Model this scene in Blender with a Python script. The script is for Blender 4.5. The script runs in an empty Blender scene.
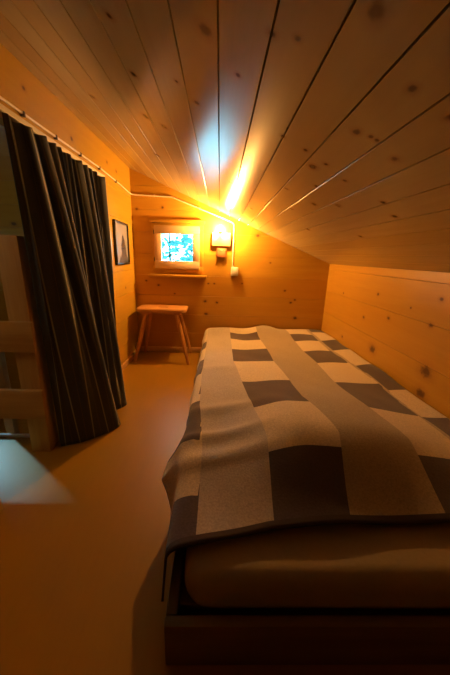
import bpy, bmesh, math, random
import numpy as np
from mathutils import Vector, Matrix, noise
random.seed(7)
S = bpy.context.scene
C = S.collection

# ------------------------------------------------------------------ helpers
def link(name, me, mat=None, parent=None):
    o = bpy.data.objects.new(name, me); C.objects.link(o)
    if mat is not None:
        for m in (mat if isinstance(mat, (list, tuple)) else [mat]): me.materials.append(m)
    if parent is not None: o.parent = parent
    return o
def obj(name, bm, mat=None, parent=None, smooth=False, angle=40):
    me = bpy.data.meshes.new(name)
    bm.normal_update(); bm.to_mesh(me); bm.free()
    o = link(name, me, mat, parent)
    if smooth:
        for p in me.polygons: p.use_smooth = True
        me.set_sharp_from_angle(angle=math.radians(angle))
    return o
def tag(o, label, cat, group=None, kind=None):
    o['label'] = label; o['category'] = cat
    if group: o['group'] = group
    if kind: o['kind'] = kind
    return o
def struct(o): o['kind'] = 'structure'; return o
def empty(name, loc=(0, 0, 0)):
    o = bpy.data.objects.new(name, None); C.objects.link(o); o.location = loc
    o.empty_display_size = .05
    return o
def box(bm, a, b, bev=0.0, seg=2, M=None):
    a = Vector(a); b = Vector(b); c = (a + b) / 2; s = b - a
    g = bmesh.ops.create_cube(bm, size=1.0)
    vs = g['verts']
    for v in vs: v.co = Vector((v.co.x * s.x, v.co.y * s.y, v.co.z * s.z)) + c
    if bev > 0:
        es = list({e for v in vs for e in v.link_edges})
        r = bmesh.ops.bevel(bm, geom=es, offset=bev, segments=seg, profile=.5, affect='EDGES')
        vs = list({v for f in r['faces'] for v in f.verts} | {v for v in vs if v.is_valid})
    if M is not None:
        for v in vs: v.co = M @ v.co
    return vs
def one_box(name, a, b, mat, parent=None, bev=.003, seg=2):
    bm = bmesh.new(); box(bm, a, b, bev, seg); return obj(name, bm, mat, parent, True)
def tube(bm, pts, rad, n=10, cap=True):
    pts = [Vector(p) for p in pts]
    rads = rad if isinstance(rad, (list, tuple)) else [rad] * len(pts)
    rings = []
    for i, p in enumerate(pts):
        t = (pts[min(i + 1, len(pts) - 1)] - pts[max(i - 1, 0)]).normalized()
        up = Vector((0, 0, 1)) if abs(t.z) < .9 else Vector((1, 0, 0))
        x = t.cross(up).normalized(); y = t.cross(x).normalized()
        rings.append([bm.verts.new(p + (x * math.cos(a) + y * math.sin(a)) * rads[i]) for a in [2 * math.pi * k / n for k in range(n)]])
    for r0, r1 in zip(rings, rings[1:]):
        for k in range(n): bm.faces.new((r0[k], r0[(k + 1) % n], r1[(k + 1) % n], r1[k]))
    if cap: bm.faces.new(rings[0]); bm.faces.new(rings[-1][::-1])
def round_path(pts, r=.015, n=4):
    pts = [Vector(p) for p in pts]; out = [pts[0]]
    for a, b, c in zip(pts, pts[1:], pts[2:]):
        d0 = (a - b).normalized(); d1 = (c - b).normalized()
        p0 = b + d0 * min(r, (a - b).length * .4); p1 = b + d1 * min(r, (c - b).length * .4)
        for k in range(n + 1):
            t = k / n; out.append(p0 * (1 - t) ** 2 + b * 2 * t * (1 - t) + p1 * t * t)
    out.append(pts[-1]); return out
def lathe(bm, prof, c, n=20):
    rings = []
    for r, z in prof:
        rings.append([bm.verts.new(Vector((c[0] + r * math.cos(2 * math.pi * k / n), c[1] + r * math.sin(2 * math.pi * k / n), c[2] + z))) for k in range(n)])
    for r0, r1 in zip(rings, rings[1:]):
        for k in range(n): bm.faces.new((r0[k], r0[(k + 1) % n], r1[(k + 1) % n], r1[k]))
    bm.faces.new(rings[0][::-1]); bm.faces.new(rings[-1])

# ------------------------------------------------------------------ materials
def new_mat(name):
    m = bpy.data.materials.new(name); m.use_nodes = True
    nt = m.node_tree; b = nt.nodes['Principled BSDF']
    return m, nt, b
def N(nt, t, **kw):
    n = nt.nodes.new(t)
    for k, v in kw.items(): setattr(n, k, v)
    return n
def math_(nt, op, a, b=None, clamp=False):
    n = N(nt, 'ShaderNodeMath', operation=op); n.use_clamp = clamp
    for i, v in enumerate((a, b)):
        if v is None: continue
        if isinstance(v, (int, float)): n.inputs[i].default_value = v
        else: nt.links.new(v, n.inputs[i])
    return n.outputs[0]
def mixc(nt, fac, a, b, mode='MIX'):
    n = N(nt, 'ShaderNodeMix', data_type='RGBA', blend_type=mode)
    for s, v in ((0, fac), (6, a), (7, b)):
        if isinstance(v, (int, float)): n.inputs[s].default_value = v
        elif isinstance(v, tuple): n.inputs[s].default_value = v if len(v) == 4 else (*v, 1)
        else: nt.links.new(v, n.inputs[s])
    return n.outputs[2]
def plain(name, col, rough=.5, spec=.5, metal=0, bump=0, bscale=200):
    m, nt, b = new_mat(name)
    b.inputs['Base Color'].default_value = (*col, 1); b.inputs['Roughness'].default_value = rough
    b.inputs['Specular IOR Level'].default_value = spec; b.inputs['Metallic'].default_value = metal
    n = N(nt, 'ShaderNodeTexNoise'); n.inputs['Scale'].default_value = bscale
    tc = N(nt, 'ShaderNodeTexCoord'); nt.links.new(tc.outputs['Object'], n.inputs['Vector'])
    nt.links.new(mixc(nt, n.outputs['Fac'], tuple(c * .93 for c in col), tuple(min(1, c * 1.06) for c in col)), b.inputs['Base Color'])
    if bump:
        bp = N(nt, 'ShaderNodeBump'); bp.inputs['Strength'].default_value = bump; bp.inputs['Distance'].default_value = .002
        nt.links.new(n.outputs['Fac'], bp.inputs['Height']); nt.links.new(bp.outputs[0], b.inputs['Normal'])
    return m
def wood(name, light=(.54, .315, .042), dark=(.45, .235, .024), rough=.33, knots=(), uv=True, axis=0, spec=.5, vor=0.0, seed=0.0, bump=.12, lo=.38, hi=.72, rvar=.03, var=.5):
    """varnished pine; with uv the coordinates are metres along / across the grain"""
    m, nt, b = new_mat(name)
    if uv:
        src = N(nt, 'ShaderNodeUVMap', uv_map='UVMap').outputs[0]
        at = N(nt, 'ShaderNodeAttribute', attribute_name='plank').outputs['Fac']
    else:
        tc = N(nt, 'ShaderNodeTexCoord'); sp = N(nt, 'ShaderNodeSeparateXYZ'); nt.links.new(tc.outputs['Object'], sp.inputs[0])
        cb = N(nt, 'ShaderNodeCombineXYZ'); o = [axis, (axis + 1) % 3, (axis + 2) % 3]
        for k in range(3): nt.links.new(sp.outputs[o[k]], cb.inputs[k])
        src = cb.outputs[0]; at = None
    mp = N(nt, 'ShaderNodeMapping'); mp.inputs['Scale'].default_value = (1, 14, 14); mp.inputs['Location'].default_value = (seed, seed * 3.1, seed)
    nt.links.new(src, mp.inputs[0]); vec = mp.outputs[0]
    if at is not None:
        cb = N(nt, 'ShaderNodeCombineXYZ'); nt.links.new(math_(nt, 'MULTIPLY', at, 37.0), cb.inputs[0]); nt.links.new(math_(nt, 'MULTIPLY', at, 91.0), cb.inputs[2])
        va = N(nt, 'ShaderNodeVectorMath', operation='ADD'); nt.links.new(vec, va.inputs[0]); nt.links.new(cb.outputs[0], va.inputs[1]); vec = va.outputs[0]
    n1 = N(nt, 'ShaderNodeTexNoise'); n1.inputs['Scale'].default_value = 1.6; n1.inputs['Detail'].default_value = 5; n1.inputs['Distortion'].default_value = .6
    nt.links.new(vec, n1.inputs['Vector'])
    n2 = N(nt, 'ShaderNodeTexNoise'); n2.inputs['Scale'].default_value = 9; n2.inputs['Detail'].default_value = 3
    nt.links.new(vec, n2.inputs['Vector'])
    g = math_(nt, 'ADD', math_(nt, 'MULTIPLY', n1.outputs['Fac'], .8), math_(nt, 'MULTIPLY', n2.outputs['Fac'], .3))
    rp = N(nt, 'ShaderNodeMapRange'); rp.inputs[1].default_value = lo; rp.inputs[2].default_value = hi; nt.links.new(g, rp.inputs[0])
    col = mixc(nt, rp.outputs[0], light, dark)
    if at is not None:   # board to board difference
        col = mixc(nt, math_(nt, 'MULTIPLY', at, var), col, tuple(c * f for c, f in zip(dark, (.95, .85, .7))))
    def knotmask(pts_out, lo, hi):
        r = N(nt, 'ShaderNodeMapRange', interpolation_type='SMOOTHSTEP'); r.inputs[1].default_value = lo; r.inputs[2].default_value = hi
        r.inputs[3].default_value = 1; r.inputs[4].default_value = 0; nt.links.new(pts_out, r.inputs[0]); return r.outputs[0]
    d = None
    if knots:
        wob = N(nt, 'ShaderNodeTexNoise'); wob.inputs['Scale'].default_value = 45; nt.links.new(src, wob.inputs['Vector'])
        for kx, ky, r in knots:
            s = N(nt, 'ShaderNodeVectorMath', operation='SUBTRACT'); nt.links.new(src, s.inputs[0]); s.inputs[1].default_value = (kx, ky, 0)
            q = N(nt, 'ShaderNodeVectorMath', operation='MULTIPLY'); nt.links.new(s.outputs[0], q.inputs[0]); q.inputs[1].default_value = (.75 / r, 1 / r, 0)
            l = N(nt, 'ShaderNodeVectorMath', operation='LENGTH'); nt.links.new(q.outputs[0], l.inputs[0])
            d = l.outputs['Value'] if d is None else math_(nt, 'MINIMUM', d, l.outputs['Value'])
        d = math_(nt, 'ADD', d, math_(nt, 'MULTIPLY', math_(nt, 'SUBTRACT', wob.outputs['Fac'], .5), .9))
    if vor > 0:
        mv = N(nt, 'ShaderNodeMapping'); mv.inputs['Scale'].default_value = (2.4, 5, 5); mv.inputs['Location'].default_value = (seed + 3, seed, 0)
        nt.links.new(src, mv.inputs[0])
        vo = N(nt, 'ShaderNodeTexVoronoi'); vo.inputs['Scale'].default_value = 1.0; nt.links.new(mv.outputs[0], vo.inputs['Vector'])
        dv = math_(nt, 'DIVIDE', vo.outputs['Distance'], vor)
        d = dv if d is None else math_(nt, 'MINIMUM', d, dv)
    if d is not None:
        col = mixc(nt, math_(nt, 'MULTIPLY', knotmask(d, .6, 2.4), .35), col, (.26, .085, .022, 1))
        col = mixc(nt, math_(nt, 'MULTIPLY', knotmask(d, .35, 1.15), .9), col, (.075, .024, .012, 1))
    nt.links.new(col, b.inputs['Base Color'])
    rr = N(nt, 'ShaderNodeMapRange'); rr.inputs[3].default_value = rough - rvar; rr.inputs[4].default_value = rough + rvar
    nt.links.new(n2.outputs['Fac'], rr.inputs[0]); nt.links.new(rr.outputs[0], b.inputs['Roughness'])
    b.inputs['Specular IOR Level'].default_value = spec
    bp = N(nt, 'ShaderNodeBump'); bp.inputs['Strength'].default_value = bump; bp.inputs['Distance'].default_value = .002
    nt.links.new(g, bp.inputs['Height']); nt.links.new(bp.outputs[0], b.inputs['Normal'])
    return m

# ------------------------------------------------------------------ room numbers (metres)
XL, XR, YF = -.84, 1.094, 2.912
SL = .405                                   # roof pitch
def zc(x): return .957 + (XR - x) * SL      # underside of the ceiling
YB = -1.3                                   # wall behind
XA = -2.6                                   # outer wall of the stair alcove
YS = 1.40                                   # edge of the stair opening

KN_CEIL = [(0.61,0.08,.007),(0.48,0.2,.013),(0.56,0.31,.008),(0.57,0.39,.008),(0.74,0.3,.009),(0.73,0.33,.006),(0.73,0.345,.006),(0.76,0.41,.010),(0.93,0.17,.007),(0.94,0.24,.007),(1.02,0.29,.013),(0.96,0.31,.007),(1.16,0.35,.009),(1.35,0.28,.008),(1.37,0.41,.011),(1.0,0.39,.007),(1.24,0.47,.010),(1.01,0.53,.009),(1.62,0.37,.010),(0.59,0.12,.006),(0.77,0.03,.006),(1.07,0.61,.010),(0.81,-0.26,.008),(0.69,-0.04,.014),(1.0,-0.08,.008),(1.34,-0.31,.012),(1.03,-0.27,.010),(1.35,-0.24,.011),(1.9,-0.38,.012),(0.94,-0.13,.006),(1.43,-0.55,.011),(1.7,.05,.007),(1.2,.1,.006),(2.1,.2,.01),(1.9,.55,.012),(1.5,.7,.01)]
KN_FAR = [(-0.79,1.4,.012),(-0.55,1.42,.012),(-0.61,0.7,.012),(-0.14,0.55,.014),(-0.02,0.54,.012),(-0.13,0.42,.016),(-0.11,0.73,.009),(-0.05,0.73,.009),(0.23,0.74,.008),(-0.73,0.74,.010),(0.67,0.68,.010),(0.78,0.59,.010),(0.74,0.56,.011),(0.8,0.4,.016),(0.36,1.2,.014),(-1.95,1.23,.02),(-1.8,1.25,.016),(-1.7,1.7,.02),(.5,.95,.008),(-.45,.62,.008)]
KN_RIGHT = [(1.95,.78,.011),(1.38,.83,.012),(2.09,.59,.012),(1.78,.65,.012),(1.41,.69,.013),(1.9,.4,.030),(1.37,.45,.034),(1.37,.325,.028),(1.59,.75,.006),(2.5,.72,.009),(2.4,.35,.012)]
KN_LEFT = [(2.36,1.63,.011),(2.55,1.62,.013),(1.84,1.6,.012),(2.29,.3,.014),(2.27,.09,.013),(2.6,.7,.012),(1.45,1.65,.010),(2.45,1.05,.008)]
M_CEIL = wood('pine_ceiling', (.53, .44, .235), (.45, .355, .17), bump=.0, lo=.3, hi=.85, rough=.23, rvar=.004, var=.85, knots=KN_CEIL, spec=.4)
M_FAR = wood('pine_far', bump=.05, lo=.3, hi=.85, knots=KN_FAR, rough=.36, seed=2)
M_RIGHT = wood('pine_right', bump=.05, lo=.3, hi=.85, knots=KN_RIGHT, rough=.38, seed=4)
M_LEFT = wood('pine_left', (.52, .335, .038), (.44, .255, .025), bump=.05, lo=.3, hi=.85, knots=KN_LEFT, rough=.33, seed=6)
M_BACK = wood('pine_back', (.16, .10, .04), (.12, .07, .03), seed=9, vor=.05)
M_TRIM = {a: wood('pine_trim_%d' % a, uv=False, axis=a, rough=.35) for a in (0, 1, 2)}
M_SASH = {a: wood('pale_sash_%d' % a, (.66, .47, .31), (.58, .40, .24), uv=False, axis=a, rough=.35) for a in (0, 2)}
M_STOOL = {a: wood('stool_pine_%d' % a, (.60, .32, .11), (.42, .19, .055), uv=False, axis=a, rough=.3) for a in (0, 1, 2)}
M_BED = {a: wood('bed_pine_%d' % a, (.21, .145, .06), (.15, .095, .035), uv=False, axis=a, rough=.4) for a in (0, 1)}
M_POST = {a: wood('post_pine_%d' % a, (.60, .40, .17), (.48, .29, .11), uv=False, axis=a, rough=.45, vor=.06) for a in (0, 2)}

# ------------------------------------------------------------------ boarded surfaces
def planks(name, mat, O, U, V, Nn, u0, u1, joints, holes=(), t=.022, back=.05, gap=.0012, ch=.0028, clip=()):
    """boards running along U, stacked along V between the joints, front at O facing Nn"""
    O, U, V, Nn = map(Vector, (O, U, V, Nn))
    bm = bmesh.new(); uvl = bm.loops.layers.uv.new('UVMap'); pl = bm.faces.layers.float.new('plank')
    def solid(ua, ub, va, vb, d0, d1, c, r):
        # d0 = front depth, d1 = back depth (along -N); c = chamfer of the long front edges
        def P(u, v, d): return bm.verts.new(O + U * u + V * v - Nn * d)
        prof = [(va + c, d0), (vb - c, d0), (vb, d0 + c), (vb, d1), (va, d1), (va, d0 + c)] if c > 0 else [(va, d0), (vb, d0), (vb, d1), (va, d1)]
        A = [P(ua, v, d) for v, d in prof]; B = [P(ub, v, d) for v, d in prof]; n = len(prof); fs = []
        for k in range(n): fs.append(bm.faces.new((A[k], A[(k + 1) % n], B[(k + 1) % n], B[k])))
        fs.append(bm.faces.new(A[::-1])); fs.append(bm.faces.new(B))
        for f in fs:
            f[pl] = r
            for l in f.loops:
                w = l.vert.co - O; l[uvl].uv = (w.dot(U), w.dot(V))
    def cells(ua, ub, va, vb, d0, d1, c, r, g):
        cuts = sorted({va, vb} | {h[k] for h in holes for k in (2, 3) if va < h[k] < vb})
        for a, b in zip(cuts, cuts[1:]):
            us = [(ua, ub)]
            for h in holes:
                if h[2] < (a + b) / 2 < h[3]:
                    us = [q for (p0, p1) in us for q in ((p0, min(p1, h[0])), (max(p0, h[1]), p1)) if q[1] - q[0] > 1e-4]
            for p0, p1 in us:
                solid(p0, p1, a + (g if a == va else 0), b - (g if b == vb else 0), d0, d1, c if (a == va and b == vb) else 0, r)
    for a, b in zip(joints, joints[1:]):
        cells(u0, u1, a, b, 0, t, ch, random.random(), gap)
    cells(u0, u1, joints[0], joints[-1], t, back, 0, .5, 0)
    for co, no in clip:
        bmesh.ops.bisect_plane(bm, geom=bm.verts[:] + bm.edges[:] + bm.faces[:], plane_co=Vector(co), plane_no=Vector(no), clear_outer=True)
        es = [e for e in bm.edges if e.is_boundary]
        bmesh.ops.holes_fill(bm, edges=es, sides=0)
    bmesh.ops.recalc_face_normals(bm, faces=bm.faces[:])
    return struct(obj(name, bm, mat))
roof_n = Vector((SL, 0, 1)).normalized()
roof_p = (XR, 0, .957)
below_roof = ((XR, 0, .957 - .0005), tuple(roof_n))

# ceiling: narrow boards running away from the camera, V-grooves between them
cs = 1 / math.sqrt(1 + SL * SL)
Vc = Vector((cs, 0, -SL * cs))
step = .0925 / cs
jo = []
x = -.0145 - 30 * .0925
while x < XR + .25:
    jo.append(x / cs); x += .0925
jo = [j for j in jo if XA / cs - .1 < j < (XR + .19) / cs]
planks('ceiling', M_CEIL, (0, 0, zc(0)), (0, 1, 0), Vc, (-roof_n.x, 0, -roof_n.z), YB, YF + .06, jo, ch=.0005, gap=.0019)
# the mapping above uses metres down the slope for V; knots are given in x, so rescale the UV
for o in (bpy.data.objects['ceiling'],):
    uvd = o.data.uv_layers['UVMap'].data
    for d in uvd: d.uv = (d.uv[0], d.uv[1] * cs)

WIN = (-.60, -.22, .905, 1.225)            # hole for the window in the far wall
planks('wall_far', M_FAR, (0, YF, 0), (1, 0, 0), (0, 0, 1), (0, -1, 0), XA - .06, XR + .05,
       [-1.0, -.8, -.6, -.4, -.2, .02, .21, .405, .60, .80, 1.0, 1.2, 1.4, 1.6, 1.8, 2.0, 2.2, 2.4, 2.6], holes=[WIN], clip=[below_roof], ch=.0016, gap=.0006)
planks('wall_right', M_RIGHT, (XR, 0, 0), (0, 1, 0), (0, 0, 1), (-1, 0, 0), YB, YF, [0, .26, .48, .695, .905, 1.03], ch=.0016, gap=.0006, clip=[below_roof])
OP = (.92, 2.10, -.01, 1.487)              # opening to the stair alcove
planks('wall_left', M_LEFT, (XL, 0, 0), (0, 1, 0), (0, 0, 1), (1, 0, 0), YB, YF, [0, .21, .42, .64, .85, 1.06, 1.27, 1.487, 1.80], holes=[OP], t=.02, back=.07, clip=[below_roof], ch=.0016, gap=.0006)
AW = (2.26, 2.62, .74, 1.12)
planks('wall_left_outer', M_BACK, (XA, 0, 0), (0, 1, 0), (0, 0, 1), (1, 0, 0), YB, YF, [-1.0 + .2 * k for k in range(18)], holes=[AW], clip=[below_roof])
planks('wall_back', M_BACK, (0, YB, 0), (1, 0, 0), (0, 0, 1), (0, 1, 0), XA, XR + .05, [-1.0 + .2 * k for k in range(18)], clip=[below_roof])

# floor with the stair opening at the left
mf, nt, b = new_mat('floor_laminate')
tc = N(nt, 'ShaderNodeTexCoord')
mp = N(nt, 'ShaderNodeMapping'); mp.inputs['Scale'].default_value = (22, 1.5, 1); nt.links.new(tc.outputs['Object'], mp.inputs[0])
nz = N(nt, 'ShaderNodeTexNoise'); nz.inputs['Scale'].default_value = 2.5; nz.inputs['Detail'].default_value = 4; nt.links.new(mp.outputs[0], nz.inputs['Vector'])
nt.links.new(mixc(nt, nz.outputs['Fac'], (.32, .168, .012, 1), (.35, .188, .016, 1)), b.inputs['Base Color'])
b.inputs['Roughness'].default_value = .38; b.inputs['Specular IOR Level'].default_value = .45
bm = bmesh.new()
pts = [(XA, YB), (XR + .05, YB), (XR + .05, YF), (XL - .07, YF), (XL - .07, YS), (XA, YS)]
top = [bm.verts.new((x, y, 0)) for x, y in pts]; bot = [bm.verts.new((x, y, -.12)) for x, y in pts]
bm.faces.new(top); bm.faces.new(bot[::-1])
for k in range(6): bm.faces.new((top[k], bot[k], bot[(k + 1) % 6], top[(k + 1) % 6]))
bmesh.ops.recalc_face_normals(bm, faces=bm.faces[:])
struct(obj('floor', bm, mf))
struct(one_box('floor_stairwell', (XA, YS - .1, -.62), (XL, YF, -.60), M_TRIM[0], bev=0))
struct(one_box('wall_stairwell_near', (XA, YS - .05, -1.0), (XL - .07, YS - .005, -.125), M_TRIM[0], bev=0))
struct(one_box('wall_stairwell_right', (XL - .07, YS, -1.0), (XL - .02, YF, -.125), M_TRIM[1], bev=0))
m_pale = plain('pale_nosing', (.72, .70, .66), .35)
struct(one_box('trim_1', (XA, YS - .018, .0), (XL - .10, YS, .016), m_pale))
m_base = wood('pine_baseboard', (.68, .45, .22), (.58, .36, .15), uv=False, axis=0, rough=.35)
struct(one_box('baseboard_far', (XL + .001, YF - .014, 0), (XR - .001, YF - .0005, .052), m_base))
m_based = wood('pine_baseboard_y', (.64, .41, .18), (.52, .31, .12), uv=False, axis=1, rough=.35)
struct(one_box('baseboard_left', (XL + .0005, 2.12, 0), (XL + .013, YF - .015, .052), m_based))

# ------------------------------------------------------------------ window in the far wall
def frame_ring(name, x0, x1, z0, z1, w, y0, y1, mats, parent, bev=.004, side=None):
    ws = side or w
    for nm, a, b_, mm in (('top_rail', (x0, y0, z1 - w), (x1, y1, z1), mats[0]), ('bottom_rail', (x0, y0, z0), (x1, y1, z0 + w), mats[0]),
                          ('stile', (x0, y0, z0 + w), (x0 + ws, y1, z1 - w), mats[2]), ('stile', (x1 - ws, y0, z0 + w), (x1, y1, z1 - w), mats[2])):
        one_box(nm, a, b_, mm, parent, bev)
w = struct(empty('window_1', (0, 0, 0)))
fr = empty('window_frame'); fr.parent = w
frame_ring('window_frame', -.655, -.165, .838, 1.282, .05, YF - .022, YF - .0005, M_TRIM, fr)
one_box('reveal', (-.60, YF, .905), (-.588, YF + .12, 1.225), M_TRIM[2], fr, 0)
one_box('reveal', (-.232, YF, .905), (-.22, YF + .12, 1.225), M_TRIM[2], fr, 0)
one_box('reveal', (-.60, YF, .893), (-.22, YF + .12, .905), M_TRIM[0], fr, 0)
one_box('reveal', (-.60, YF, 1.225), (-.22, YF + .12, 1.237), M_TRIM[0], fr, 0)
sa = empty('window_sash'); sa.parent = w
frame_ring('sash', -.629, -.199, .866, 1.262, .075, YF - .046, YF - .0225, M_SASH, sa, .006, .066)
bm = bmesh.new()
for z in (.95, 1.2): tube(bm, [(-.632, YF - .036, z - .018), (-.632, YF - .036, z + .018)], .006, 10)
obj('hinge', bm, plain('dark_metal', (.05, .045, .04), .4, metal=.8), sa, True)
one_box('window_sill', (-.69, YF - .075, .786), (-.128, YF - .0005, .810), M_TRIM[0], w, .005)
one_box('window_head', (-.668, YF - .04, 1.284), (-.150, YF - .0005, 1.316), M_TRIM[0], w, .005)
mg = bpy.data.materials.new('window_glass'); mg.use_nodes = True; nt = mg.node_tree; nt.nodes.clear()
out = N(nt, 'ShaderNodeOutputMaterial'); tr = N(nt, 'ShaderNodeBsdfTransparent'); gl = N(nt, 'ShaderNodeBsdfGlossy'); gl.inputs['Roughness'].default_value = .02
fz = N(nt, 'ShaderNodeFresnel'); fz.inputs[0].default_value = 1.3; mx = N(nt, 'ShaderNodeMixShader')
tr.inputs[0].default_value = (.94, .98, .98, 1)
nt.links.new(fz.outputs[0], mx.inputs[0]); nt.links.new(tr.outputs[0], mx.inputs[1]); nt.links.new(gl.outputs[0], mx.inputs[2]); nt.links.new(mx.outputs[0], out.inputs[0])
one_box('pane', (-.565, YF - .036, .938), (-.263, YF - .032, 1.190), mg, sa, 0)

w2 = struct(empty('window_2'))
for nm, a, b_ in (('top_rail', (XA - .06, 2.26, 1.08), (XA + .02, 2.62, 1.12)), ('bottom_rail', (XA - .06, 2.26, .74), (XA + .02, 2.62, .78)),
                  ('stile', (XA - .06, 2.26, .78), (XA + .02, 2.30, 1.08)), ('stile', (XA - .06, 2.58, .78), (XA + .02, 2.62, 1.08))):
    one_box(nm, a, b_, M_TRIM[1], w2, .003)
one_box('pane', (XA - .03, 2.30, .78), (XA - .026, 2.58, 1.08), mg, w2, 0)

# ------------------------------------------------------------------ bed frame, mattress, blanket
bed = empty('bed_frame', (.5, .47, 0))
def bp(name, a, b_, mat, bev=.004):
    o = one_box(name, a, b_, mat, bed, bev); o.matrix_parent_inverse = Matrix.Translation((-.5, -.47, 0)); return o
BT = .145
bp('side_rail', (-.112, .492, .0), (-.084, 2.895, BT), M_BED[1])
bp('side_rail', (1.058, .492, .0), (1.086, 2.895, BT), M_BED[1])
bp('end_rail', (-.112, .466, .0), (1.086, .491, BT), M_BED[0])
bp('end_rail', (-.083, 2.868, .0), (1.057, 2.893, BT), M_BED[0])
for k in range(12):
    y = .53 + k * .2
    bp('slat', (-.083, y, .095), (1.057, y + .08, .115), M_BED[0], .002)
tag(bed, 'low pine bed frame with plain side boards standing on floor along right wall', 'bed')

m_sheet = plain('sheet_cotton', (.34, .285, .20), .85, .2, bump=.3, bscale=90)
bm = bmesh.new()
mx0, mx1, my0, my1, mz0, mz1 = -.074, 1.052, .502, 2.862, .117, .240
g = bmesh.ops.create_cube(bm, size=1)
for v in bm.verts: v.co = Vector(((mx0 + mx1) / 2 + v.co.x * (mx1 - mx0), (my0 + my1) / 2 + v.co.y * (my1 - my0), (mz0 + mz1) / 2 + v.co.z * (mz1 - mz0)))
bmesh.ops.bevel(bm, geom=[e for e in bm.edges if abs(e.verts[0].co.z - e.verts[1].co.z) > .05], offset=.07, segments=6, profile=.5, affect='EDGES')
bmesh.ops.bevel(bm, geom=[e for e in bm.edges if abs(e.verts[0].co.z - e.verts[1].co.z) < .01 and len([f for f in e.link_faces if abs(f.normal.z) > .9]) == 1], offset=.045, segments=6, profile=.5, affect='EDGES')
mt = obj('mattress', bm, m_sheet, None, True, 60)
tag(mt, 'mattress in a beige fitted sheet lying in the low bed frame', 'mattress')

def ip(v, xs, ys): return float(np.interp(v, xs, ys))
def sm(a, b, v):
    t = max(0, min(1, (v - a) / (b - a))); return t * t * (3 - 2 * t)
def yedge(x): return ip(x, [-.12, -.07, .16, .38, .70, 1.09], [.548, .572, .618, .638, .648, .655])
def ztop(x, y):
    z = .258
    z += (.030 + .098 * sm(-.02, .34, x) * (1 - .8 * sm(.5, .95, x)) * (1 - sm(1.0, 1.65, y))) * sm(.60, .98, y) * (1 - .45 * sm(1.2, 2.2, y))        # filled part of the cover
    z += .060 * math.exp(-((x - .46) / .17) ** 2 - ((y - 2.76) / .13) ** 2)
    z += .042 * math.exp(-((x - .0) / .12) ** 2 - ((y - 2.74) / .15) ** 2)
    z += .018 * math.exp(-((x - .75) / .10) ** 2 - ((y - 2.70) / .2) ** 2)
    z += .018 * math.exp(-((x - 1.04) / .10) ** 2)*sm(1.3, 1.8, y)
    p = Vector((x * 2.3, y * 1.6, .3)); z += .016 * noise.noise(p)
    p = Vector((x * 7 + y * 2, y * 4.5 - x, 1.7)); z += .006 * noise.noise(p)
    # creases near the left edge
    for yc, a, wd in ((1.20, .016, .045), (.985, .018, .035), (.86, .013, .035), (1.75, .008, .06)):
        z += a * math.exp(-((y - yc - .12 * (x + .05)) / wd) ** 2) * math.exp(-((x - .02) / .16) ** 2)
    # long soft folds along the bed
    z += .006 * math.sin(x * 17 + 1.2 * math.sin(y * 1.3)) * sm(1.0, 1.8, y)
    return max(z, .2475)
xb_y = [.6, .92, 1.25, 1.57, 1.92, 2.2, 2.66]
XB = [[-.046, -.048, -.078, -.086, -.088, -.088, -.09], [.172, .195, .167, .146, .113, .115, .115], [.39, .460, .418, .433, .400, .397, .377], [.69, .738, .690, .704, .715, .702, .70],
      [.96, .955, .952, .972, .945, .925, .92], [.964, .959, .956, .976, .955, .945, .94]]
ROW = [.25, .55, .86, 1.165, 1.545, 1.90, 2.19, 2.47, 2.66, 3.2]
NX, NY, ND = 110, 190, 16
X0 = -.072; R = .035
bm = bmesh.new(); uvl = bm.loops.layers.uv.new('UVMap')
grid = []; uvs = {}
for j in range(NY + 1):
    tj = j / NY; row = []
    for i in range(NX + ND + 1):
        if i >= ND:
            x = X0 + (i - ND) / NX * (1.083 - X0); ye = yedge(x); y = ye + (2.878 - ye) * tj
            P = Vector((x, y, ztop(x, y))); a = x
        else:
            k = (ND - i) / ND                                  # 1 at the hem
            y0 = yedge(X0) - .015 * k; y = y0 + (2.878 - y0) * tj
            L = ip(y, [.5, .62, .8, .95, 1.2, 1.35, 2, 2.9], [.145, .14, .120, .095, .100, .112, .12, .12]) + .008 * math.sin(y * 9)
            s = k * (L + R); zt = ztop(X0, y)
            bulge = .012 + ip(y, [.5, .62, .72, .80, .90, 1.05, 1.2, 1.3, 1.45, 2.1, 2.9], [.012, .012, .014, .030, .078, .040, .012, .022, .030, .035, .03]) * (k ** 1.4) + .005 * math.sin(y * 21) * k
            if s < R * math.pi / 2:
                th = s / R; P = Vector((X0 - R * math.sin(th), y, zt - R * (1 - math.cos(th))))
            else: P = Vector((X0 - R, y, zt - R - (s - R * math.pi / 2)))
            P.x -= bulge * (1 if s > R else s / R); P.y += -.03 * k * math.exp(-((y - .62) / .08) ** 2); a = X0 - s
        v = bm.verts.new(P); row.append(v)
        bx = [ip(y, xb_y, r) for r in XB]
        xs = [bx[0] - .25] + bx + [bx[-1] + .3]
        u = float(np.interp(a, xs, [0, 1, 2, 3, 4, 5, 6, 7]))
        yy = y + (ip(y, [.8, 1.03], [.135, .24]) if u < 1 else 0) - (.30 if u > 5 else 0) + .010 * noise.noise(Vector((x * 4, y * 4, 5)))
        uvs[v] = (u, float(np.interp(yy, ROW, range(len(ROW)))), y)
    grid.append(row)
for j in range(NY):
    for i in range(NX + ND):
        f = bm.faces.new((grid[j][i], grid[j][i + 1], grid[j + 1][i + 1], grid[j + 1][i]))
        if j < 2: f.material_index = 1
        us = [uvs[l.vert][0] for l in f.loops]
        for l in f.loops: l[uvl].uv = uvs[l.vert][:2]
mb, nt, b = new_mat('checked_wool')
uvn = N(nt, 'ShaderNodeUVMap', uv_map='UVMap'); sp = N(nt, 'ShaderNodeSeparateXYZ'); nt.links.new(uvn.outputs[0], sp.inputs[0])
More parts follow.
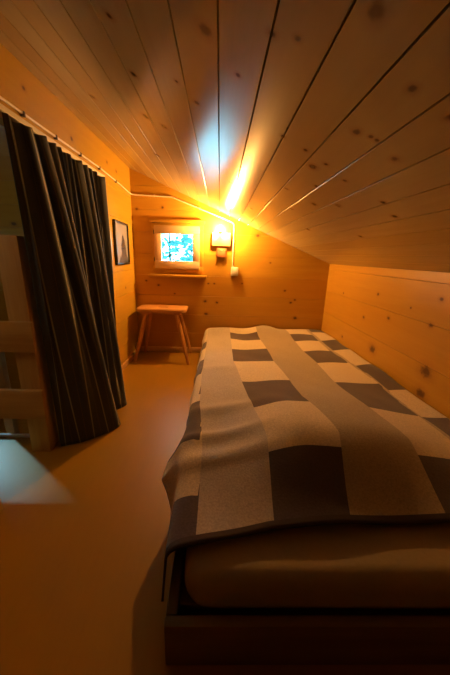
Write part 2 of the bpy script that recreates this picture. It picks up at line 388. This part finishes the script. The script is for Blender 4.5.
fu = math_(nt, 'FLOOR', sp.outputs[0]); fv = math_(nt, 'FLOOR', sp.outputs[1])
odd_u = math_(nt, 'MODULO', fu, 2.0); odd_v = math_(nt, 'MODULO', fv, 2.0)
tc = N(nt, 'ShaderNodeTexCoord')
n1 = N(nt, 'ShaderNodeTexNoise'); n1.inputs['Scale'].default_value = 160; n1.inputs['Detail'].default_value = 3; nt.links.new(tc.outputs['Object'], n1.inputs['Vector'])
n2 = N(nt, 'ShaderNodeTexNoise'); n2.inputs['Scale'].default_value = 14; nt.links.new(tc.outputs['Object'], n2.inputs['Vector'])
isA = math_(nt, 'LESS_THAN', sp.outputs[0], 2.0)
chk = mixc(nt, odd_v, (.62, .55, .43, 1), (.070, .054, .072, 1))
col = mixc(nt, odd_u, chk, mixc(nt, isA, (.36, .315, .25, 1), (.45, .42, .41, 1)))
fl = N(nt, 'ShaderNodeMapRange'); fl.inputs[1].default_value = .3; fl.inputs[2].default_value = .7; fl.inputs[3].default_value = .8; fl.inputs[4].default_value = 1.15
nt.links.new(n1.outputs['Fac'], fl.inputs[0])
cbn = N(nt, 'ShaderNodeCombineXYZ')
for k in range(3): nt.links.new(fl.outputs[0], cbn.inputs[k])
col = mixc(nt, 1.0, col, cbn.outputs[0], 'MULTIPLY')
nt.links.new(col, b.inputs['Base Color']); b.inputs['Roughness'].default_value = .95; b.inputs['Specular IOR Level'].default_value = .1
b.inputs['Sheen Weight'].default_value = .25; b.inputs['Sheen Roughness'].default_value = .6
bpn = N(nt, 'ShaderNodeBump'); bpn.inputs['Strength'].default_value = .35; bpn.inputs['Distance'].default_value = .003
nt.links.new(math_(nt, 'ADD', n1.outputs['Fac'], n2.outputs['Fac']), bpn.inputs['Height']); nt.links.new(bpn.outputs[0], b.inputs['Normal'])
bl = obj('blanket', bm, [mb, plain('hem_wool', (.070, .058, .066), .95, .1, bump=.3, bscale=160)], None, True, 180)
md = bl.modifiers.new('thick', 'SOLIDIFY'); md.thickness = .006; md.offset = 1
tag(bl, 'thick wool blanket with cream, taupe and dark squares spread over the mattress', 'blanket')

# ------------------------------------------------------------------ stool below the window
st = empty('stool', (-.54, 2.74, 0))
def sp_(o): o.matrix_parent_inverse = Matrix.Translation((.54, -2.74, 0)); return o
SZ = .507
bm = bmesh.new()
def rrect(hx, hy, r, n, z, cx=-.54, cy=2.752):
    out = []
    for qx, qy, a0 in ((1, 1, 0), (-1, 1, 90), (-1, -1, 180), (1, -1, 270)):
        for k in range(n + 1):
            a = math.radians(a0 + 90 * k / n); out.append((cx + qx * (hx - r) + r * math.cos(a), cy + qy * (hy - r) + r * math.sin(a), z))
    return out
n = 6
prof = [(-.004, SZ - .032), (0, SZ - .027), (0, SZ - .006), (-.005, SZ)]
outer = [[bm.verts.new(p) for p in rrect(.235 + d, .135 + d, .055, n, z)] for d, z in prof]
inner = [[bm.verts.new(p) for p in rrect(.048 - d * .5, .0135 - d * .5, .0128, n, z)] for d, z in prof]
m = len(outer[0])
for rings, fl_ in ((outer, False), (inner, True)):
    for r0, r1 in zip(rings, rings[1:]):
        for k in range(m):
            q = (r0[k], r0[(k + 1) % m], r1[(k + 1) % m], r1[k]); bm.faces.new(q[::-1] if fl_ else q)
for lvl in (0, -1):
    for k in range(m):
        q = (outer[lvl][k], outer[lvl][(k + 1) % m], inner[lvl][(k + 1) % m], inner[lvl][k]); bm.faces.new(q if lvl else q[::-1])
bmesh.ops.recalc_face_normals(bm, faces=bm.faces[:])
sp_(obj('seat', bm, M_STOOL[0], st, True, 35))
legs = [((-.395, 2.665), (-.273, 2.535)), ((-.395, 2.835), (-.285, 2.880)), ((-.685, 2.665), (-.795, 2.600)), ((-.685, 2.835), (-.765, 2.875))]
for sx in (-.395, -.685):
    bm = bmesh.new(); box(bm, (sx - .034, 2.645, SZ - .058), (sx + .034, 2.86, SZ - .0325), .006)
    sp_(obj('batten', bm, M_STOOL[1], st, True))
for (ax, ay), (bx_, by) in legs:
    bm = bmesh.new(); A = Vector((ax, ay, SZ - .0585)); B = Vector((bx_, by, .0))
    tube(bm, [A, A.lerp(B, .3), A.lerp(B, .7), B], [.018, .021, .019, .015], 8)
    for v in bm.verts:
        if v.co.z < .006: v.co.z = 0.0
    sp_(obj('leg', bm, M_STOOL[2], st, True, 30))
tag(st, 'small four legged pine stool with slotted seat standing below the window', 'stool')

# ------------------------------------------------------------------ lamp, wall box, switch, cable
la = empty('wall_lamp', (0, YF, 1.15))
def lp(o): o.matrix_parent_inverse = Matrix.Translation((0, -YF, -1.15)); return o
bm = bmesh.new(); box(bm, (-.080, YF - .032, 1.094), (.098, YF - .0005, 1.214), .004)
lp(obj('lamp_box', bm, wood('lamp_block', (.74, .53, .24), (.64, .42, .16), uv=False, axis=0, rough=.4), la, True))
bm = bmesh.new(); tube(bm, round_path([(-.004, YF - .018, 1.2142), (-.004, YF - .022, 1.222), (-.004, YF - .055, 1.212), (-.004, YF - .125, 1.206)], .008), .007, 10)
lathe(bm, [(.014, 0), (.016, .004), (.016, .016), (.011, .0185)], (-.004, YF - .125, 1.2015))
lp(obj('lamp_socket', bm, plain('socket_white', (.7, .66, .6), .4), la, True))
mbulb = bpy.data.materials.new('bulb_light'); mbulb.use_nodes = True; nt = mbulb.node_tree; nt.nodes.clear()
out = N(nt, 'ShaderNodeOutputMaterial'); em = N(nt, 'ShaderNodeEmission'); nt.links.new(em.outputs[0], out.inputs[0])
em.inputs[0].default_value = (1.0, .47, .115, 1); em.inputs[1].default_value = 4450
bm = bmesh.new()
lathe(bm, [(.007, 0), (.009, .004), (.015, .013), (.020, .023), (.020, .029), (.016, .038), (.009, .044), (.002, .046)], (-.004, YF - .125, 1.2204))
lp(obj('bulb', bm, mbulb, la, True, 180))['label'] = 'glowing bulb'
tag(la, 'square wooden wall lamp with a glowing bulb on top, right of the window', 'lamp')

m_terra = plain('terracotta_plastic', (.50, .19, .07), .45)
wb = empty('junction_box', (.012, YF, 1.03))
def wp(o): o.matrix_parent_inverse = Matrix.Translation((-.012, -YF, -1.03)); return o
bm = bmesh.new(); box(bm, (-.034, YF - .028, .982), (.058, YF - .0005, 1.072), .006)
wp(obj('case', bm, m_terra, wb, True))
bm = bmesh.new(); box(bm, (-.022, YF - .032, .994), (.046, YF - .0284, 1.058), .0015)
wp(obj('cover', bm, plain('terracotta_pale', (.62, .27, .12), .4), wb, True))
bm = bmesh.new()
for dx in (-.007, .008): tube(bm, [(.008 + dx, YF - .0322, 1.054), (.008 + dx, YF - .036, 1.054)], .0055, 10)
wp(obj('button', bm, plain('button_white', (.8, .74, .66), .4), wb, True))
tag(wb, 'small square terracotta coloured box on the wall directly under the lamp', 'wall box')

m_white = plain('white_plastic', (.78, .74, .68), .35)
sw = empty('light_switch', (.148, YF, .857))
def wp2(o): o.matrix_parent_inverse = Matrix.Translation((-.148, -YF, -.857)); return o
bm = bmesh.new(); box(bm, (.112, YF - .034, .814), (.184, YF - .0005, .899), .006, 3)
wp2(obj('case', bm, m_white, sw, True))
bm = bmesh.new(); box(bm, (.132, YF - .039, .834), (.164, YF - .0345, .879), .002)
wp2(obj('rocker', bm, plain('rocker_white', (.85, .82, .78), .3), sw, True))
bm = bmesh.new(); tube(bm, [(.127, YF - .012, .8995), (.127, YF - .012, .912)], .009, 12)
wp2(obj('cable_gland', bm, m_white, sw, True))
tag(sw, 'white surface mounted switch at the lower end of the wall cable', 'switch')

m_cable = plain('cable_white', (.80, .72, .60), .4)
CR = .0055; yw = YF - .0065; xw = XL + .0065
pts = [(xw, -.6, 1.535), (xw, 1.0, 1.541), (xw, 1.6, 1.545), (xw, 2.2, 1.551), (xw, 2.55, 1.54), (xw, YF - .02, 1.522), (xw + .02, yw, 1.520), (-.46, yw, 1.512), (.10, yw, 1.315), (.127, yw, 1.296), (.127, yw, .9125)]
bm = bmesh.new(); tube(bm, round_path(pts, .012), CR, 10)
ca = obj('cable', bm, m_cable, None, True, 60)
tag(ca, 'thin pale electric cable clipped along the left and far walls to the switch', 'cable')
m_clip = plain('clip_dark', (.06, .05, .04), .5)
for y in (1.06, 1.405, 1.65, 1.91, 2.185, 2.5):
    z = float(np.interp(y, [1.0, 1.6, 2.2, 2.55, 2.9], [1.541, 1.545, 1.551, 1.54, 1.522]))
    bm = bmesh.new(); box(bm, (XL + .0005, y - .006, z - .0135), (XL + .0155, y + .006, z - .0057), .001); box(bm, (XL + .0122, y - .006, z - .0135), (XL + .0155, y + .006, z + .007), .001)
    obj('clip', bm, m_clip, ca)
for x, z in ((-.62, 1.516), (-.2, 1.4205), (.127, 1.15)):
    bm = bmesh.new(); box(bm, (x - .007, YF - .0155, z - .009), (x + .007, YF - .0122, z + .009), .001)
    obj('clip', bm, m_cable, ca)

# ------------------------------------------------------------------ framed picture on the left wall
pf = empty('picture_frame', (XL, 2.545, 1.075))
Rm = Matrix.Translation((XL, 2.545, 1.075)) @ Matrix.Rotation(math.radians(-.6), 4, 'X')
inv = Matrix.Translation((-XL, -2.545, -1.075))
m_blk = plain('black_frame', (.018, .016, .016), .35)
def pp(name, boxes, mat, bev=.003):
    bm = bmesh.new()
    for a, b_ in boxes: box(bm, a, b_, bev, 2, Rm)
    o = obj(name, bm, mat, pf, True); o.matrix_parent_inverse = inv; return o
hy, hz, fw = .166, .172, .017
pp('moulding', [((.001, -hy, hz - fw), (.022, hy, hz)), ((.001, -hy, -hz), (.022, hy, -hz + fw)), ((.001, -hy, -hz + fw), (.022, -hy + fw, hz - fw)), ((.001, hy - fw, -hz + fw), (.022, hy, hz - fw))], m_blk)
mp_, nt, b = new_mat('mountain_print')
tc = N(nt, 'ShaderNodeTexCoord'); sp = N(nt, 'ShaderNodeSeparateXYZ'); nt.links.new(tc.outputs['Object'], sp.inputs[0])
nz = N(nt, 'ShaderNodeTexNoise'); nz.inputs['Scale'].default_value = 9; nz.inputs['Detail'].default_value = 5; nt.links.new(tc.outputs['Object'], nz.inputs['Vector'])
# a dark rocky peak against a pale sky
dy = math_(nt, 'ABSOLUTE', math_(nt, 'SUBTRACT', sp.outputs[1], 2.585))
ridge = math_(nt, 'ADD', math_(nt, 'ADD', math_(nt, 'MULTIPLY', dy, 1.9), math_(nt, 'SUBTRACT', sp.outputs[2], 1.15)), math_(nt, 'MULTIPLY', math_(nt, 'SUBTRACT', nz.outputs['Fac'], .5), .22))
rr = N(nt, 'ShaderNodeMapRange'); rr.inputs[1].default_value = -.015; rr.inputs[2].default_value = .015; nt.links.new(ridge, rr.inputs[0])
rock = mixc(nt, nz.outputs['Fac'], (.02, .025, .04, 1), (.12, .12, .16, 1))
nt.links.new(mixc(nt, rr.outputs[0], rock, (.30, .30, .36, 1)), b.inputs['Base Color']); b.inputs['Roughness'].default_value = .25
pp('print', [((.004, -hy + fw, -hz + fw), (.010, hy - fw, hz - fw))], mp_, 0)
tag(pf, 'small black framed mountain picture hanging on the left wall beyond the curtain', 'picture')

# ------------------------------------------------------------------ curtain and its rail
ra = one_box('curtain_rail', (XL + .0005, .55, 1.490), (XL + .026, 2.235, 1.512), plain('rail_white', (.78, .74, .66), .4), None, .003)
tag(ra, 'white curtain track fixed to the left wall under the cable', 'curtain track')
mc, nt, b = new_mat('striped_curtain_cloth')
uvn = N(nt, 'ShaderNodeUVMap', uv_map='UVMap'); sp = N(nt, 'ShaderNodeSeparateXYZ'); nt.links.new(uvn.outputs[0], sp.inputs[0])
fr_ = math_(nt, 'FRACT', math_(nt, 'MULTIPLY', sp.outputs[0], 1 / .105))
s1 = math_(nt, 'MULTIPLY', math_(nt, 'GREATER_THAN', fr_, .42), math_(nt, 'LESS_THAN', fr_, .50))
s2 = math_(nt, 'MULTIPLY', math_(nt, 'GREATER_THAN', fr_, .93), math_(nt, 'LESS_THAN', fr_, .97))
nz = N(nt, 'ShaderNodeTexNoise'); nz.inputs['Scale'].default_value = 300; nt.links.new(uvn.outputs[0], nz.inputs['Vector'])
base = mixc(nt, nz.outputs['Fac'], (.044, .050, .070, 1), (.072, .079, .104, 1))
col = mixc(nt, s1, base, (.30, .30, .26, 1)); col = mixc(nt, s2, col, (.12, .10, .07, 1))
nt.links.new(col, b.inputs['Base Color']); b.inputs['Roughness'].default_value = .85; b.inputs['Specular IOR Level'].default_value = .2
b.inputs['Sheen Weight'].default_value = .15
bpn = N(nt, 'ShaderNodeBump'); bpn.inputs['Strength'].default_value = .2; bpn.inputs['Distance'].default_value = .001
nt.links.new(nz.outputs['Fac'], bpn.inputs['Height']); nt.links.new(bpn.outputs[0], b.inputs['Normal'])
def poly(pts, n):
    P = np.array(pts, float); d = np.r_[0, np.cumsum(np.linalg.norm(np.diff(P, axis=0), axis=1))]; t = np.linspace(0, d[-1], n)
    return np.stack([np.interp(t, d, P[:, k]) for k in range(P.shape[1])], 1), t / d[-1]
NS, NT = 360, 70
# plan of the gathered cloth at the top (tight pleats) and at the hem (loose folds), as x,y
ys = np.linspace(1.235, 2.150, NS); ph = np.linspace(0, 1, NS)
npl = 11
ampl = .024 * (1 - np.exp(-ph * 14)) + .003
phw = ph + .016 * np.sin(2 * math.pi * 2.6 * ph + .7) + .006 * np.sin(2 * math.pi * 6 * ph)
topx = -.806 + ampl * np.sin(phw * 2 * math.pi * npl - 1.2); topy = ys + .010 * np.sin(ph * 4 * math.pi * npl)
hem, _ = poly([(-.828, 1.312), (-.745, 1.335), (-.70, 1.362), (-.655, 1.40), (-.61, 1.455), (-.588, 1.52), (-.625, 1.565), (-.70, 1.59), (-.745, 1.62), (-.70, 1.66), (-.655, 1.70), (-.632, 1.76), (-.645, 1.80), (-.70, 1.83), (-.75, 1.86), (-.73, 1.91), (-.69, 1.93)], NS)
hem = np.stack([np.interp(np.interp(ph, [0, .30, 1], [0, .40, 1]), ph, hem[:, k]) for k in range(2)], 1)
kern = np.ones(19) / 19
for k in range(2):
    pad = np.r_[[hem[0, k]] * 9, hem[:, k], [hem[-1, k]] * 9]; hem[:, k] = np.convolve(pad, kern, 'valid')
bm = bmesh.new(); uvl = bm.loops.layers.uv.new('UVMap'); G = []
wl = 0
for j in range(NT + 1):
    t = j / NT; row = []
    e = t ** .92
    for i in range(NS):
        s = ph[i]
        # pleats run down and soften
        sw = s + .016 * math.sin(2 * math.pi * 2.6 * s + .7) + .006 * math.sin(2 * math.pi * 6 * s)
        pl = math.sin(sw * 2 * math.pi * npl - 1.2)
        px = topx[i] * (1 - e) + hem[i, 0] * e + .014 * pl * math.sin(math.pi * min(1, t)) * (1 - .3 * t)
        py = topy[i] * (1 - e) + hem[i, 1] * e + .012 * math.cos(s * 2 * math.pi * npl * .5) * math.sin(math.pi * t)
        px += .022 * math.sin(2 * math.pi * 2.3 * s - 2.2 * t) * t * math.sin(math.pi * min(1, s * 1.02)) ** .5 * min(1, s * 4)
        hemz = .003 + .002 * math.sin(s * 9)
        z = 1.478 * (1 - t) + hemz * t + .004 * math.sin(s * 2 * math.pi * npl * 2) * (1 - t) ** 4
        row.append(bm.verts.new((px, py, z)))
    G.append(row)
for j in range(NT):
    for i in range(NS - 1):
        f = bm.faces.new((G[j][i], G[j][i + 1], G[j + 1][i + 1], G[j + 1][i]))
        for l, (jj, ii) in zip(f.loops, ((j, i), (j, i + 1), (j + 1, i + 1), (j + 1, i))): l[uvl].uv = (ph[ii] * 1.9, 1.48 * (1 - jj / NT))
cu = obj('curtain', bm, mc, None, True, 180)
md = cu.modifiers.new('thick', 'SOLIDIFY'); md.thickness = .003
tag(cu, 'dark curtain with thin pale stripes hanging gathered from track at left', 'curtain')
m_hook = plain('hook_white', (.7, .66, .58), .4)
for k in range(npl):
    s = (k + .44) / npl; i = min(NS - 1, int(s * NS)); y = topy[i]
    bm = bmesh.new(); box(bm, (XL + .008, y - .003, 1.470), (XL + .020, y + .003, 1.4895), .0008)
    obj('hook', bm, m_hook, cu)

# ------------------------------------------------------------------ railing in front of the stairwell
rl = empty('stair_railing', (-.9, 1.31, 0))
def rp_(name, a, b_, mat, bev=.004):
    o = one_box(name, a, b_, mat, rl, bev); o.matrix_parent_inverse = Matrix.Translation((.9, -1.31, 0)); return o
rp_('post', (-.944, 1.270, 0), (-.848, 1.352, 1.056), M_POST[2])
rp_('post', (-1.88, 1.270, 0), (-1.784, 1.352, 1.056), M_POST[2])
rp_('rail', (-1.92, 1.246, .548), (-.832, 1.2695, .690), M_POST[0])
rp_('rail', (-1.92, 1.246, .203), (-.832, 1.2695, .356), M_POST[0])
tag(rl, 'pine railing of two boards on posts beside the curtain at left edge', 'railing')
bm = bmesh.new(); box(bm, (-1.20, 1.44, -.599), (-1.15, 1.48, .62), .004); 
sb = obj('stair_post', bm, M_POST[2], None, True)
tag(sb, 'slim pine post seen through the gaps of the railing at left', 'post')

# ------------------------------------------------------------------ trees beyond the window
m_leaf = plain('winter_foliage', (.13, .40, .41), .7, .2, bscale=3)
m_bark = plain('bark', (.06, .045, .03), .8)
rnd = random.Random(3)
def tree(x, y, z, h, w_, n, label, tx=0):
    t = empty('tree', (x, y, z))
    bm = bmesh.new(); tube(bm, [(0, 0, 0), (.02, 0, h * .5), (0, .02, h * .96)], [.05, .035, .008], 8)
    obj('trunk', bm, m_bark, t, True)
    bm = bmesh.new()
    for k in range(n // 20):
        q = rnd.random(); cz = h * (.55 + .45 * q); r0 = w_ * math.sqrt(rnd.random()); a0 = rnd.random() * 6.283
        cc = Vector((r0 * math.cos(a0), r0 * math.sin(a0), cz)); sp0 = rnd.uniform(.05, .11)
        for m_ in range(14):
            c = cc + Vector((rnd.gauss(0, sp0), rnd.gauss(0, sp0), rnd.gauss(0, sp0 * .5)))
            rot = Matrix.Rotation(rnd.uniform(0, 6.28), 4, 'Z') @ Matrix.Rotation(rnd.uniform(-.5, .7), 4, 'Y')
            s = rnd.uniform(.035, .07)
            bmesh.ops.create_icosphere(bm, subdivisions=1, radius=1, matrix=Matrix.Translation(c) @ rot @ Matrix.Diagonal((s * 1.5, s * .8, s * .5, 1)))
    obj('foliage', bm, m_leaf, t)
    tag(t, label, 'tree', 'trees outside the window')
tree(-1.02, 6.0, -1.2, 3.0, .5, 392, 'sunlit blue green tree outside, at left through the small window')
tree(-.80, 8.2, -1.4, 3.0, .5, 392, 'sunlit blue green tree outside, at right through the small window')

# ------------------------------------------------------------------ light and camera
wd = bpy.data.worlds.new('sky'); S.world = wd; wd.use_nodes = True
bg = wd.node_tree.nodes['Background']; bg.inputs[0].default_value = (.28, .76, 1.0, 1); 
wt = wd.node_tree; tcw = N(wt, 'ShaderNodeTexCoord'); spw = N(wt, 'ShaderNodeSeparateXYZ'); wt.links.new(tcw.outputs['Generated'], spw.inputs[0])
mrw = N(wt, 'ShaderNodeMapRange', interpolation_type='SMOOTHSTEP'); mrw.inputs[1].default_value = .2; mrw.inputs[2].default_value = .8; mrw.inputs[3].default_value = 4.0; mrw.inputs[4].default_value = 15.0
wt.links.new(spw.outputs[1], mrw.inputs[0]); wt.links.new(mrw.outputs[0], bg.inputs[1])
ld = bpy.data.lights.new('daylight', 'SPOT'); ld.spot_size = math.radians(5.0); ld.spot_blend = .7; ld.shadow_soft_size = .09; ld.energy = 880; ld.color = (.35, .74, 1.0)
lo = bpy.data.objects.new('daylight', ld); C.objects.link(lo); lo.location = (-3.95, 3.50, 1.60)
d = Vector((-1.02, 1.22, 0)) - lo.location; lo.rotation_euler = d.to_track_quat('-Z', 'Y').to_euler()

al = bpy.data.lights.new('alcove_fill', 'POINT'); al.energy = 9.0; al.color = (1.0, .62, .22); al.shadow_soft_size = .05  # unseen warm fill light, added to brighten the alcove wall and railing
ao = bpy.data.objects.new('alcove_fill', al); C.objects.link(ao); ao.location = (-1.7, .6, 1.85)
f = 285.0
Yv = Vector((220 - 225, 256 - 337.5, f)).normalized()
Dv = Vector((192 - 225, 1360 - 337.5, f)); Dv = (Dv - Dv.dot(Yv) * Yv).normalized()
Zv = -Dv; Xv = Yv.cross(Zv)
cam = bpy.data.cameras.new('camera'); co = bpy.data.objects.new('camera', cam); C.objects.link(co); S.camera = co
cam.sensor_fit = 'AUTO'; cam.sensor_width = 36; cam.lens = f * 36 / 675; cam.clip_start = .02
# columns: camera x, y, z axes in world space (image y points down, camera looks down -z)
Rw = Matrix((Xv, Yv, Zv))                       # world = Rw @ image-camera vector
M3 = Matrix((Rw @ Vector((1, 0, 0)), Rw @ Vector((0, -1, 0)), Rw @ Vector((0, 0, -1)))).transposed()
co.matrix_world = Matrix.Translation((0, 0, 1.0)) @ M3.to_4x4()

vs = S.view_settings
vs.view_transform = 'Standard'; vs.look = 'None'; vs.exposure = 0.0; vs.gamma = 1.0; vs.use_curve_mapping = False
S.cycles.use_denoising = True
